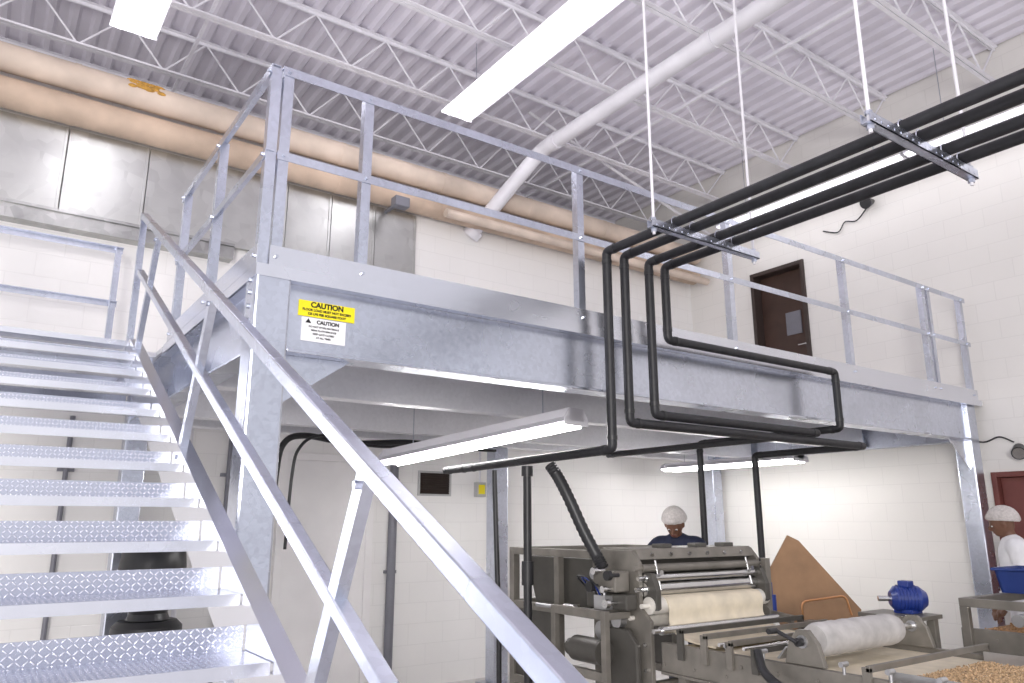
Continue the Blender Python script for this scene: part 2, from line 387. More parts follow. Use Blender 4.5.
# ------------------------------------------------------------------ stairs
RZ,RY,Y0=.157,.333,5.56
stt=thing('staircase',(.2,2.6,0),'galvanized steel open-riser staircase with diamond plate treads','stairs')
def nz(y): return DZ-(Y0-y)*RZ/RY
for n in range(0,18):
    z=DZ-RZ*n; y=Y0-RY*n
    m_=MB().box(-.36,.75,y+.006,y+.275,z-.006,z)
    if n: m_.box(-.36,.75,y+.27,y+.276,z-.006,z+.07)
    tr=mk('tread',m_,DIA,parent=stt)
    mk('nosing',MB().box(-.36,.75,y,y+.006,z-.034,z+.001).box(-.36,.75,y+.006,y+.03,z-.034,z-.029),GALVB,parent=tr)
for sx in (-1,1):
    xw=.755 if sx==1 else -.368
    yt,yb=Y0+.26,-.15
    m_=MB()
    def pr(x0,x1,pts): m_.prism([(x0,a,b) for a,b in pts],(x1-x0,0,0))
    pr(xw,xw+.008,[(yt,DZ-.002),(Y0,DZ+.02),(yb,nz(yb)+.02),(yb,0.0),(.20,0.0),(yt,nz(yt)-.27)])
    xf0,xf1=(xw+.008,xw+.065) if sx==1 else (xw-.057,xw)
    pr(xf0,xf1,[(Y0,DZ+.02),(yb,nz(yb)+.02),(yb,nz(yb)+.011),(Y0,DZ+.011)])
    pr(xf0,xf1,[(yt,nz(yt)-.27),(.22,.003),(.22,.012),(yt,nz(yt)-.26)])
    mk('stringer',m_,GALVB,parent=stt)
def hr(y): return 1.365+.504*(y-.93)
for xh in (.775,-.39):
    hnd=mk('handrail',MB().bar((xh,.05,hr(.05)-.022),(xh,5.74,hr(5.74)-.022),.045,.045),GALV,parent=stt,bevel=.004)
    mk('mid_rail',MB().bar((xh,.2,hr(.2)-.42),(xh,5.60,hr(5.60)-.42),.04,.04),GALV,parent=hnd,bevel=.004)
    for y in (.35,1.70,3.40,5.0):
        dv=Vector((0,.447,-.894)); a=Vector((xh,y,hr(y)-.04)); m_=MB().bar(a,a+dv*.80,.05,.033,up=(1,0,0))
        for f in (.03,.76): m_.cyl(a+dv*f+Vector((-.028,0,0)),a+dv*f+Vector((.028,0,0)),.011,n=6)
        mk('post',m_,GALV,parent=hnd)
    mk('newel_post',MB().bar((xh,5.72,DZ-.1),(xh,5.72,hr(5.72)-.02),.042,.042,up=(0,1,0)),GALV,parent=hnd)
    mk('rail_return',MB().bar((xh,.07,hr(.07)-.03),(xh,.07,.02),.04,.04,up=(0,1,0)),GALV,parent=hnd)

# ------------------------------------------------------------------ caution signs
def text(s,size,loc,parent,mat,align='CENTER',name='lettering',off=.0008):
    cu=bpy.data.curves.new('t','FONT'); cu.body=s; cu.size=size; cu.align_x=align; cu.align_y='CENTER'; cu.extrude=.0004; cu.offset=off
    o=bpy.data.objects.new('t',cu); C.objects.link(o); bpy.context.view_layer.update()
    me=bpy.data.meshes.new_from_object(o.evaluated_get(bpy.context.evaluated_depsgraph_get()))
    bpy.data.objects.remove(o)
    R=Matrix.Rotation(math.radians(90),4,'X'); me.transform(Matrix.Translation(Vector(loc)-BASE[parent])@R)
    me.materials.clear(); me.materials.append(mat)
    t=bpy.data.objects.new(name,me); C.objects.link(t); t.parent=parent; BASE[t]=BASE[parent]; return t
yw=3.533
sg=mk('caution_sign',MB().box(1.205,1.50,yw-.004,yw,2.590,2.670),YEL,label='yellow caution sticker with black lettering on the platform beam',category='sign')
text('CAUTION',.038,(1.352,yw-.005,2.651),sg,INK,off=.0016)
text('FLOOR LOAD MUST NOT EXCEED',.0165,(1.352,yw-.005,2.624),sg,INK)
text('125 LBS PER SQUARE FOOT',.0165,(1.352,yw-.005,2.604),sg,INK)
sg=mk('caution_sign',MB().box(1.225,1.455,yw-.004,yw,2.465,2.585),WSG,label='white notice sticker with small black text below the yellow one',category='sign')
text('CAUTION',.026,(1.36,yw-.005,2.565),sg,INK,off=.0012)
mk('warning_mark',MB().prism([(1.243,yw-.0055,2.557),(1.273,yw-.0055,2.557),(1.258,yw-.0055,2.580)],(0,.001,0)),INK,parent=sg)
for i,l in enumerate(['DO NOT STORE MATERIALS','NEAR PLATFORM EDGE','KEEP GATE CLOSED','AT ALL TIMES']):
    text(l,.0125,(1.34,yw-.005,2.54-.018*i),sg,INK,off=.0004)

# ------------------------------------------------------------------ wall pipes / panels
for (y,z,r,mat,lb,x0,x1) in ((6.98,5.36,.12,TANL,'pale tan insulated pipe running along the block wall',-3.9,8.2),
                       (7.04,5.08,.13,TAN,'tan insulated pipe running along the block wall',-3.9,8.2)):
    t=thing('insulated_pipe',(2,y,z-r),lb,'pipe',group='tan wall pipes')
    mk('pipe_cover',MB().cyl((x0,y,z),(x1,y,z),r,n=24),mat,parent=t,smooth=True)
    x=-3.4
    while x<8: mk('joint_band',MB().cyl((x,y,z),(x+.05,y,z),r+.004,n=24),mat,parent=t,smooth=True); x+=1.22
    if z>5.2:
        m_=MB()
        for k in range(26):
            a=random.uniform(.1,1.3); xx=.84+random.uniform(-.15,.15)*(1 if k%2 else .6)
            m_.ell((xx,y-math.cos(a)*r,z+math.sin(a)*r*.97),(random.uniform(.03,.06),.018,.018),8,5)
        mk('foam_patch',m_,RUST,parent=t,smooth=True,label='rusty orange foam patch')
mk('service_pipe',MB().cyl((3.9,6.8,4.93),(8.2,6.8,4.93),.05),TANL,smooth=True,label='small cream pipe running below the tan pipes',category='pipe')
xs=[-2.9,-2.05,-1.2,-.35,.30,.95,1.60,2.25,2.72,3.22,3.72]
for i in range(len(xs)-1):
    m_=MB().box(xs[i]+.004,xs[i+1]-.004,YB-.055,YB-.03,4.17,4.96).box(xs[i+1]-.03,xs[i+1]-.005,YB-.065,YB-.054,4.17,4.96)
    m_.box(xs[i]+.02,xs[i+1]-.02,YB-.03,YB-.001,4.2,4.9)
    mk('sheet_metal_panel',m_,GPAN,label='mottled galvanized sheet metal panel fixed high on the wall',category='wall panel',group='galvanized wall panels',bevel=.002)
mk('panel_ledge',MB().box(-3.2,1.75,YB-.14,YB,4.02,4.165).box(-3.2,1.75,YB-.16,YB-.14,4.14,4.165),GLED,label='dark galvanized ledge channel beneath the wall panels',category='ledge')
mk('panel_lower_strip',MB().box(1.9,3.72,YB-.05,YB,3.95,4.16),GPAN,label='short galvanized skirt sheet below the wall panels',category='wall panel')

pt=fillet([(4.9,-2.5,5.8),(4.9,6.35,5.8),(4.47,7.19,4.92)],.14,8)
t=thing('roof_drain_pipe',(4.9,3,5.7),'large white painted drain pipe running under the roof joists','pipe')
mk('pipe_run',MB().tube(pt,.085,n=24),WHP,parent=t,smooth=True)
for y in (-1.0,1.4,3.8,6.05): mk('pipe_coupling',MB().cyl((4.9,y,5.8),(4.9,y+.1,5.8),.096,n=24),WHP,parent=t,smooth=True)
mk('pipe_coupling',MB().cyl((4.5,7.13,4.98),(4.465,7.195,4.91),.11,n=24),WHP,parent=t,smooth=True)
mk('conduit',MB().tube([(4.9,6.6,6.4),(8.1,6.6,5.55)],.02,n=8),WHP,label='thin white conduit under the roof',category='conduit')
for (y,z) in ((7.5,5.75),(8.2,5.9)):
    mk('conduit',MB().cyl((-3.9,y,z),(8.2,y,z),.025,n=10),WHP,label='thin white conduit run above the tan pipes',category='conduit',group='high conduits')

# ------------------------------------------------------------------ black insulated pipes
PZ=3.262
def bpipe(pts,label,r=.029):
    P=fillet(pts,.034,4)
    t=thing('insulated_pipe',pts[1],label,'pipe',group='black insulated pipes')
    mk('foam_sleeve',MB().tube(P,r,n=14),BLK,parent=t,smooth=True)
    for i in range(len(pts)-1):
        a=Vector(pts[i]);b=Vector(pts[i+1]);L=(b-a).length;d=(b-a).normalized()
        for e in ([.07,L-.07] if L>.35 else []):
            mk('sleeve_joint',MB().cyl(a+d*(e-.012),a+d*(e+.012),r+.003,n=14),RUB,parent=t,smooth=True)
YP=3.345
bl='black foam-insulated pipe hung overhead and dropping past the platform beam'
bpipe([(3.09,-2,PZ),(3.09,YP,PZ),(3.09,YP,2.02),(3.09,4.95,2.0),(3.09,5.3,2.0)],bl)
bpipe([(3.24,-2,PZ),(3.24,YP,PZ),(3.24,YP,2.19),(5.81,YP,2.19),(5.81,4.4,2.19),(5.81,4.4,1.0)],bl)
bpipe([(3.46,-2,PZ),(3.46,YP,PZ),(3.46,YP,2.255),(5.2,YP,2.255),(5.2,5.7,2.255)],bl)
bpipe([(3.61,-2,PZ),(3.61,YP,PZ),(3.61,YP,2.76),(5.5,YP,2.76),(5.5,YP,2.31),(5.5,4.77,2.31),(5.5,4.77,1.1)],bl)
mk('drop_pipe',MB().tube([(3.06,4.16,1.96),(3.06,4.16,.0)],.028,n=12).cyl((3.06,4.16,1.9),(3.06,4.16,1.967),.04).cyl((3.06,4.16,1.2),(3.06,4.16,1.35),.04).cyl((3.06,4.16,.0),(3.06,4.16,.03),.06),RUB,smooth=True,label='black vertical drop pipe standing beside the sheeting machine',category='pipe')
mk('drop_pipe',MB().tube([(3.09,4.6,1.965),(3.09,4.58,1.6),(3.10,4.55,.9),(3.10,4.54,0)],.018,n=10),RUB,smooth=True,label='slim black hose hanging down to the floor',category='hose')
m_=MB(); pa=catmull([(3.09,3.95,1.965),(3.12,3.9,1.88),(3.16,3.84,1.74),(3.22,3.78,1.55),(3.27,3.72,1.40),(3.29,3.68,1.32)],10)
m_.tube(pa,[.036+.004*(i%2) for i in range(len(pa))],n=14)
mk('flexible_conduit',m_,RUB,smooth=True,label='thick ribbed black flexible conduit leading into the machine drive',category='hose')

def strut(y,x0,x1):
    t=thing('pipe_hanger',((x0+x1)/2,y,3.2),'galvanized strut channel trapeze hanger holding black pipes on rods','pipe hanger',group='pipe hangers')
    m_=MB().box(x0,x1,y-.022,y+.022,3.185,3.19).box(x0,x1,y-.022,y-.018,3.185,3.23).box(x0,x1,y+.018,y+.022,3.185,3.23)
    x=x0+.04
    while x<x1: m_.cyl((x,y-.0225,3.206),(x,y-.024,3.206),.008,n=8); x+=.05
    mk('strut_channel',m_,GALV,parent=t)
    for xx in (x0+.03,x1-.03):
        mk('threaded_rod',MB().cyl((xx,y,3.15),(xx,y,ZC-.05),.0085,n=8),WHP,parent=t,smooth=True)
        for za,zb in ((3.165,3.184),(3.23,3.247)): mk('hex_nut',MB().cyl((xx,y,za),(xx,y,zb),.016,n=6),GALV,parent=t)
    for px in (3.09,3.24,3.46,3.61):
        mk('pipe_strap',MB().tube([(px+.034*math.cos(a),y,PZ+.034*math.sin(a)) for a in [math.pi*k/8 for k in range(-1,10)]],.003,n=6),GALV,parent=t)
strut(2.76,2.88,3.81); strut(1.45,2.79,3.72); strut(.1,2.8,3.75)

# ------------------------------------------------------------------ cables / boxes on walls
c=catmull([(2.10,6.5,1.4),(2.12,6.5,2.0),(2.17,6.5,2.26),(2.35,6.5,2.34),(2.8,6.5,2.30),(3.4,6.5,2.34),(3.94,6.5,2.30),(4.2,6.5,2.34)],8)
mk('electrical_cable',MB().tube(c,.028,n=10),RUB,smooth=True,label='thick black electrical cable sagging beneath the platform',category='cable')
c=[Vector(p)+Vector((.1,-.12,-.02+.02*math.sin(i*.3))) for i,p in enumerate(c)]
mk('electrical_cable',MB().tube(c,.014,n=8),RUB,smooth=True,label='thin black electrical cable sagging beneath the platform',category='cable')
t=thing('wall_vent',(4.06,YB,1.88),'dark louvered vent grille on the block wall','vent')
mk('frame',MB().box(3.86,4.26,YB-.02,YB-.001,1.87,1.89).box(3.86,4.26,YB-.02,YB-.001,2.11,2.13).box(3.86,3.88,YB-.02,YB-.001,1.89,2.11).box(4.24,4.26,YB-.02,YB-.001,1.89,2.11),BOXG,parent=t)
m_=MB()
for k in range(9):
    z=1.895+k*.024; m_.prism([(3.88,YB-.018,z),(3.88,YB-.004,z+.014),(3.88,YB-.002,z+.012),(3.88,YB-.016,z-.002)],(.36,0,0))
m_.box(3.88,4.24,YB-.002,YB-.0005,1.89,2.11)
mk('louver',m_,DFR,parent=t)
t=thing('electrical_box',(4.62,YB,1.87),'grey electrical box with yellow cover on the block wall','electrical box')
mk('box_body',MB().box(4.56,4.68,YB-.07,YB,1.87,2.03),BOXG,parent=t,bevel=.006)
mk('cover_plate',MB().box(4.58,4.66,YB-.078,YB-.07,1.90,2.0),YEL,parent=t,bevel=.002)
mk('conduit',MB().cyl((4.62,YB-.03,2.03),(4.62,YB-.03,2.45),.012),WHP,parent=t,smooth=True)
for x,mt,rr in ((.62,GRF,.02),(1.55,WHP,.02),(1.9,GRF,.02),(3.56,GRF,.045)):
    mk('wall_conduit',MB().cyl((x,YB-.05,0),(x,YB-.05,2.45),rr,n=12).box(x-.06,x+.06,YB-.05,YB-.001,1.1,1.13).box(x-.06,x+.06,YB-.05,YB-.001,2.0,2.03),mt,smooth=True,label='vertical conduit strapped to the block wall',category='conduit',group='wall conduits')
t=thing('emergency_lamp',(XR,3.2,2.2),'small dark lamp on bracket fixed to the block wall','lamp')
mk('lamp_body',MB().cyl((8.299,3.20,2.30),(8.17,3.16,2.24),.05,.065),RUB,parent=t,smooth=True)
mk('lamp_ring',MB().cyl((8.17,3.16,2.24),(8.165,3.158,2.238),.055),CHR,parent=t,smooth=True)
mk('cable',MB().tube(catmull([(8.28,3.23,2.36),(8.27,3.35,2.42),(8.27,3.5,2.38),(8.28,3.7,2.44),(8.28,3.95,2.45)],6),.008,n=6),RUB,parent=t,smooth=True)
t=thing('wall_flood_light',(XR,4.35,5.2),'small dark flood light with a loose cable on the block wall','lamp')
mk('lamp_body',MB().cyl((8.299,4.35,5.3),(8.14,4.35,5.24),.03,.07),RUB,parent=t,smooth=True)
mk('cable',MB().tube(catmull([(8.28,4.40,5.25),(8.27,4.55,5.12),(8.27,4.7,5.15),(8.27,4.8,5.05),(8.28,5.0,5.13)],6),.008,n=6),RUB,parent=t,smooth=True)
t=thing('wall_flood_light',(3.35,6.75,4.95),'small dark flood light clamped beneath the tan pipes','lamp')
mk('lamp_body',MB().box(3.25,3.42,6.72,6.84,4.84,4.95),GRF,parent=t,bevel=.01)
mk('bracket',MB().box(3.32,3.35,6.83,7.17,4.90,4.93),GRF,parent=t)

# ------------------------------------------------------------------ sheeting machine
ms=thing('dough_sheeter',(3.95,4.0,0),'olive-grey dough sheeting machine with steel rollers under the platform edge','machine')
for x0 in (3.36,4.48):
    m_=MB().prism([(x0,3.36,.55),(x0,3.36,1.03),(x0,3.44,1.10),(x0,3.44,1.36),(x0,3.50,1.43),(x0,3.80,1.43),(x0,3.86,1.36),(x0,3.86,.55)],(.03,0,0))
    mk('side_plate',m_,OLV,parent=ms,bevel=.004)
    m_=MB()
    for y in (3.37,4.72): m_.box(x0-.015,x0+.04,y,y+.055,0,1.42 if y>4 else .56)
    m_.box(x0-.015,x0+.04,3.865,4.72,1.37,1.42).box(x0-.015,x0+.04,3.425,4.72,.5,.55).box(x0-.012,x0+.037,3.865,4.72,1.0,1.05).box(x0-.012,x0+.037,4.2,4.25,.55,1.37)
    mk('frame',m_,OLV,parent=ms,bevel=.003)
    mk('side_cover',MB().box(x0+.005,x0+.015,4.25,4.72,.55,1.0),OLVD,parent=ms)
    for y in (3.37,4.72): mk('foot',MB().cyl((x0+.012,y+.027,0),(x0+.012,y+.027,.03),.05,.03),RUB,parent=ms)
mk('cross_member',MB().box(3.40,4.465,4.72,4.77,1.37,1.42),OLV,parent=ms,bevel=.003)
mk('cross_member',MB().box(3.40,4.465,4.72,4.77,1.0,1.05),OLV,parent=ms,bevel=.003)
mk('cross_member',MB().box(3.39,4.48,3.5,3.55,.6,.66),OLV,parent=ms,bevel=.003)
mk('feed_hopper',MB().prism([(3.42,3.95,1.05),(3.42,4.55,1.05),(3.42,4.66,1.36),(3.42,3.90,1.36)],(1.02,0,0)),OLVD,parent=ms,bevel=.004)
mk('hood',MB().prism([(3.39,3.46,1.375),(3.39,3.49,1.44),(3.39,3.80,1.44),(3.39,3.84,1.375)],(1.09,0,0)),OLV,parent=ms,bevel=.005)
for xa in (3.62,3.95,4.22): mk('hood_catch',MB().box(xa,xa+.10,3.50,3.58,1.44,1.465),OLVD,parent=ms,bevel=.004)
for k in range(6): mk('hood_bolt',MB().cyl((3.50+.17*k,3.468,1.405),(3.50+.17*k,3.458,1.402),.012,n=8),CHR,parent=ms)
mk('drip_panel',MB().prism([(3.39,3.50,1.37),(3.39,3.66,1.16),(3.39,3.68,1.16),(3.39,3.53,1.37)],(1.09,0,0)),OLVD,parent=ms)
for (y,z,rr,mat,nm) in ((3.45,1.325,.026,OLV,'guide_roller'),(3.42,1.27,.022,CHR,'guide_roller'),(3.44,1.205,.04,CHR,'press_roller'),(3.40,1.115,.05,FLR,'floured_roller'),(3.50,1.04,.06,FLR,'floured_roller'),(3.31,.985,.025,CHR,'guide_roller'),(3.56,1.14,.05,OLVD,'press_roller')):
    mk(nm,MB().cyl((3.392,y,z),(4.478,y,z),rr,n=24).cyl((3.33,y,z),(4.54,y,z),.014),mat,parent=ms,smooth=True)
for xa in (3.40,4.43):
    mk('roller_bracket',MB().prism([(xa,3.40,1.06),(xa,3.34,1.10),(xa,3.34,1.20),(xa,3.38,1.30),(xa,3.44,1.30),(xa,3.44,1.06)],(.04,0,0)),OLVD,parent=ms,bevel=.003)
pth=[(3.42,1.168),(3.36,1.155),(3.335,1.10),(3.34,1.03),(3.30,.975),(3.2,.94),(3.0,.925)]
m_=MB(); vs=[];fs=[]
for (y,z) in [(p.y,p.z) for p in catmull([(0,a,b) for a,b in pth],5)]: vs+=[(3.50,y,z),(4.38,y,z),(4.38,y+.004,z-.01),(3.50,y+.004,z-.01)]
k=len(vs)//4
for i in range(k-1):
    for a in range(4):
        b=(a+1)%4; fs.append((4*i+a,4*i+b,4*i+4+b,4*i+4+a))
m_.add(vs,fs); mk('dough_sheet',m_,DOU,parent=ms,smooth=True)
mk('gearbox',MB().box(3.22,3.34,3.50,3.70,1.19,1.31),OLV,parent=ms,bevel=.01)
mk('gearbox',MB().box(3.25,3.34,3.44,3.80,1.09,1.18),OLVD,parent=ms,bevel=.01)
for (y,z,rr) in ((3.50,1.29,.028),(3.62,1.31,.022),(3.66,1.22,.032),(3.54,1.21,.02),(3.52,1.13,.025)):
    mk('hand_knob',MB().cyl((3.15,y,z),(3.18,y,z),rr,n=20).cyl((3.18,y,z),(3.25,y,z),.012),CHR if rr<.026 else RUB,parent=ms,smooth=True)
for k in range(9):
    mk('bolt_head',MB().cyl((3.345,3.40+.06*(k%3),.62+.14*(k//3)),(3.36,3.40+.06*(k%3),.62+.14*(k//3)),.012,n=8),CHR,parent=ms)
for (y,z,rr) in ((3.60,1.02,.045),(3.74,.95,.055),(3.80,1.28,.035)): mk('bearing_cap',MB().cyl((3.31,y,z),(3.36,y,z),rr),STEELG,parent=ms,smooth=True)
mk('drive_shaft',MB().cyl((3.24,3.72,1.06),(3.24,4.3,1.06),.014).cyl((3.24,3.90,1.06),(3.24,4.0,1.06),.03),STEELG,parent=ms,smooth=True)
mk('chain_guard',MB().prism([(3.30,3.42,.62),(3.30,3.42,.90),(3.30,3.50,.98),(3.30,3.66,.98),(3.30,3.74,.90),(3.30,3.74,.62)],(.04,0,0)),OLVD,parent=ms,bevel=.01)
mk('drive_frame',MB().box(3.13,3.17,3.50,3.54,0,1.09).box(3.13,3.17,3.97,4.01,0,1.09).box(3.13,3.17,3.54,3.97,1.04,1.09).box(3.13,3.17,3.54,3.97,.70,.75).box(3.17,3.34,3.50,3.54,1.04,1.08).box(3.17,3.34,3.97,4.01,1.04,1.08),OLV,parent=ms,bevel=.003)
mk('drive_motor',MB().cyl((3.23,3.62,.84),(3.23,3.88,.84),.075,n=20).cyl((3.23,3.88,.84),(3.23,3.94,.84),.05),OLVD,parent=ms,smooth=True)
mk('valve_block',MB().box(3.19,3.25,3.56,3.66,1.09,1.17).cyl((3.22,3.60,1.17),(3.22,3.60,1.22),.014).cyl((3.22,3.64,1.17),(3.22,3.64,1.20),.010),STEELG,parent=ms,smooth=True)
for k in range(3):
    mk('air_line',MB().tube(catmull([(3.22,3.60+.03*k,1.16),(3.17,3.60+.04*k,1.22+.02*k),(3.18,3.72+.04*k,1.27),(3.30,3.80+.03*k,1.20)],6),.006,n=6),BLUE if k==1 else RUB,parent=ms,smooth=True)
for x in (3.50,4.36):
    mk('adjuster_screw',MB().cyl((x,3.44,1.37),(x,3.40,1.20),.008).cyl((x,3.40,1.30),(x,3.385,1.30),.016),CHR,parent=ms,smooth=True)
mk('side_arm',MB().bar((4.52,3.40,1.36),(4.52,3.40,.95),.05,.04,up=(0,1,0)).bar((4.52,3.40,1.0),(4.52,3.22,.98),.04,.05),OLV,parent=ms,bevel=.003)
mk('pneumatic_cylinder',MB().cyl((4.56,3.40,1.12),(4.56,3.40,.98),.03).cyl((4.56,3.40,1.20),(4.56,3.40,1.12),.010),BLUE,parent=ms,smooth=True)

def conveyor(x0,x1,y0,y1,z,label,belt=DOU,bolts=True,name='belt_conveyor'):
    t=thing(name,((x0+x1)/2,(y0+y1)/2,0),label,'conveyor',group='production line conveyors')
    for x,sd in ((x0,-1),(x1,1)):
        m_=MB().box(x-.018,x+.018,y0,y1,z-.14,z+.015)
        m_.box(x-.03,x+.03,y0,y1,z-.155,z-.14)
        if bolts:
            y=y0+.08
            while y<y1: m_.cyl((x-.018,y,z-.04),(x-.028,y,z-.04),.011,n=8); m_.cyl((x-.018,y+.1,z-.10),(x-.026,y+.1,z-.10),.008,n=8); y+=.22
        mk('side_rail',m_,OLV,parent=t,bevel=.002)
        for y in (y0+.15,(y0+y1)/2,y1-.15):
            mk('leg',MB().box(x-.025,x+.025,y-.025,y+.025,0,z-.155),OLV,parent=t,bevel=.003)
    mk('belt',MB().box(x0+.02,x1-.02,y0+.02,y1-.02,z-.025,z-.012).box(x0+.02,x1-.02,y0+.02,y1-.02,z-.11,z-.10),belt,parent=t)
    for y in (y0+.03,y1-.03): mk('end_roller',MB().cyl((x0+.02,y,z-.06),(x1-.02,y,z-.06),.036,n=20),CHR,parent=t,smooth=True)
    mk('cross_brace',MB().box(x0,x1,(y0+y1)/2-.02,(y0+y1)/2+.02,.3,.34),OLV,parent=t)
    return t
c1=conveyor(3.40,4.46,.9,3.30,.91,'olive-grey belt conveyor carrying cream dough out of the sheeter')
for (yy,hz,mt) in ((2.95,1.0,OLV),(2.62,.97,OLVD),(2.78,.985,OLV),(2.02,.97,OLV),(3.12,1.01,OLVD)):
    mk('guide_bracket',MB().box(3.36,3.38,yy,yy+.04,.85,hz).box(4.48,4.5,yy,yy+.04,.85,hz).box(3.36,4.5,yy,yy+.02,hz-.02,hz+.008),mt,parent=c1,bevel=.002)
for yy in (2.86,2.70): mk('guide_rod',MB().cyl((3.36,yy,.965),(4.50,yy,.965),.010),CHR,parent=c1,smooth=True)
for k in range(7):
    y=1.5+.22*k
    if abs(y-2.38)>.13: mk('guide_knob',MB().cyl((3.385,y,.92),(3.385,y,.97),.008).cyl((3.36,y,.965),(3.41,y,.965),.012),STEELG,parent=c1,smooth=True)
for xx in (3.47,4.38): mk('guide_rail',MB().box(xx,xx+.01,1.0,2.0,.90,.95),STEELG,parent=c1)
mk('gear_motor',MB().box(4.50,4.62,2.98,3.16,.86,.98).cyl((4.56,2.80,.92),(4.56,2.98,.92),.05,n=20),OLV,parent=c1,bevel=.004)
mk('scraper_blade',MB().prism([(3.44,2.55,.93),(3.44,2.50,.99),(3.44,2.505,.995),(3.44,2.56,.935)],(.98,0,0)),STEELG,parent=c1)
t=thing('covered_drum',(3.95,2.38,.925),'horizontal roller drum wrapped in grey-white cloth above the conveyor','roller')
YD=2.38
dr=MB(); path=[(3.50+.033*i,YD,1.035) for i in range(23)]
dr.tube(path,[.080+.0012*math.sin(i*1.7)+.001*math.sin(i*4.1)-(.010 if i in (0,22) else 0) for i in range(23)],n=28)
mk('cloth_cover',dr,CLOTH,parent=t,smooth=True)
mk('shaft',MB().cyl((3.40,YD,1.035),(4.46,YD,1.035),.018),CHR,parent=t,smooth=True)
for x in (3.405,4.425):
    mk('end_bracket',MB().prism([(x,YD-.11,.926),(x,YD+.11,.926),(x,YD+.08,1.03),(x,YD+.03,1.09),(x,YD-.03,1.09),(x,YD-.08,1.03)],(.03,0,0)),OLV,parent=t,bevel=.004)
    mk('bearing_cap',MB().cyl((x-.012,YD,1.035),(x+.042,YD,1.035),.03),STEELG,parent=t,smooth=True)
mk('hand_crank',MB().cyl((3.36,YD,1.035),(3.40,YD,1.035),.02).cyl((3.36,YD,1.035),(3.34,YD+.10,1.08),.010).cyl((3.34,YD+.10,1.08),(3.28,YD+.10,1.08),.014),RUB,parent=t,smooth=True)
mk('air_hose',MB().tube(catmull([(3.34,2.60,.97),(3.30,2.53,.88),(3.28,2.38,.82),(3.28,2.17,.80),(3.30,2.03,.83),(3.32,1.95,.88)],8),.022,n=12),RUB,smooth=True,label='black hose looped on the conveyor side',category='hose')

t=thing('electric_motor',(4.92,2.66,.0),'blue enamel electric motor mounted on a grey stand','motor')
P0=Vector((4.87,2.71,1.13));P1=Vector((4.97,2.61,1.13));d=P1-P0
mk('motor_body',MB().cyl(P0-d*.2,P0,.045,.078,n=28).cyl(P0,P1,.078,n=28).cyl(P1,P1+d*.3,.078,.045,n=28),BLUE,parent=t,smooth=True)
for k in range(6): a=P0+d*(.12+.14*k); mk('cooling_fin',MB().cyl(a,a+d*.05,.084,n=24),BLUE,parent=t,smooth=True)
mk('terminal_box',MB().box(4.88,4.95,2.62,2.69,1.20,1.24),BLUE,parent=t,bevel=.006)
mk('shaft',MB().cyl(P0-d*.7,P0-d*.2,.016),CHR,parent=t,smooth=True)
mk('foot_bracket',MB().box(4.86,4.98,2.60,2.72,1.045,1.07),BLUE,parent=t,bevel=.004)
mk('stand',MB().box(4.72,5.02,2.50,2.88,1.02,1.045).box(4.73,4.78,2.8,2.85,0,1.02).box(4.95,5.0,2.52,2.57,0,1.02).box(4.73,4.78,2.52,2.57,0,1.02).box(4.95,5.0,2.8,2.85,0,1.02),OLV,parent=t,bevel=.003)

t=thing('work_table',(5.25,3.7,0),'low olive-grey steel work table behind the conveyor','table')
mk('table_top',MB().box(4.85,5.75,3.25,4.05,.715,.745),STEELG,parent=t,bevel=.004)
for x in (4.88,5.67):
    for y in (3.28,3.97): mk('leg',MB().box(x,x+.05,y,y+.05,0,.715),OLV,parent=t)
f=Vector((.5764,.8171,0));rt=Vector((.8171,-.5764,0))
bd=[(2.14,1.50),(2.22,1.46),(2.62,.96),(2.60,.90),(2.03,.746),(1.93,1.10),(1.95,1.22)]
mk('fibreboard_panel',MB().prism([f*(6.0+(z-1.1)*.15)+rt*R+Vector((0,0,z)) for R,z in bd],f*.02),WOOD,label='brown fibreboard panel with angled corners leaning on the table',category='board')
mk('copper_handle',MB().tube(fillet([f*5.55+rt*2.02+Vector((0,0,.746)),f*5.55+rt*2.02+Vector((0,0,1.06)),f*5.55+rt*2.33+Vector((0,0,1.10)),f*5.55+rt*2.36+Vector((0,0,.97))],.04),.008,n=8),COP,smooth=True,label='bent copper rod handle standing on the table',category='rod')

c2=conveyor(5.08,6.2,.6,2.42,.96,'olive-grey conveyor line carrying brown nut pieces',belt=CRUMB)
c3=conveyor(4.64,4.98,.4,2.0,.80,'narrow conveyor tray filled with brown nut pieces',belt=CRUMB)
for x in (5.03,6.22):
    mk('upper_frame',MB().box(x,x+.04,1.2,2.4,1.10,1.15).box(x,x+.04,1.2,1.25,.85,1.1).box(x,x+.04,2.35,2.4,.85,1.1).box(x,x+.04,1.8,1.85,.85,1.1),OLV,parent=c2,bevel=.003)
for y in (2.35,1.75): mk('upper_frame',MB().box(5.07,6.22,y,y+.05,1.10,1.15),OLV,parent=c2,bevel=.003)
for y in (2.1,1.5): mk('guide_roller',MB().cyl((5.07,y,1.04),(6.22,y,1.04),.035),STEELG,parent=c2,smooth=True)
mk('hopper_plate',MB().prism([(5.10,1.95,1.0),(5.10,1.95,1.2),(5.10,2.0,1.2),(5.10,1.98,1.0)],(1.1,0,0)),OLV,parent=c2)
def nuts(n,xa,xb,ya,yb,z,mat,sc=1.0):
    m_=MB()
    for k in range(n):
        x=random.uniform(xa,xb);y=random.uniform(ya,yb);s_=random.uniform(.006,.011)*sc
        m_.ell((x,y,z+s_*.5+random.uniform(0,.010)),(s_,s_*.8,s_*.7),5,3)
    mk('nut_pieces',m_,mat,label='scattered brown nut pieces spread on the conveyor belt',category='nuts',kind='stuff')
nuts(600,4.67,4.95,.6,1.95,.789,CRUMB)
nuts(900,5.12,6.16,.9,2.38,.949,CRUMB)
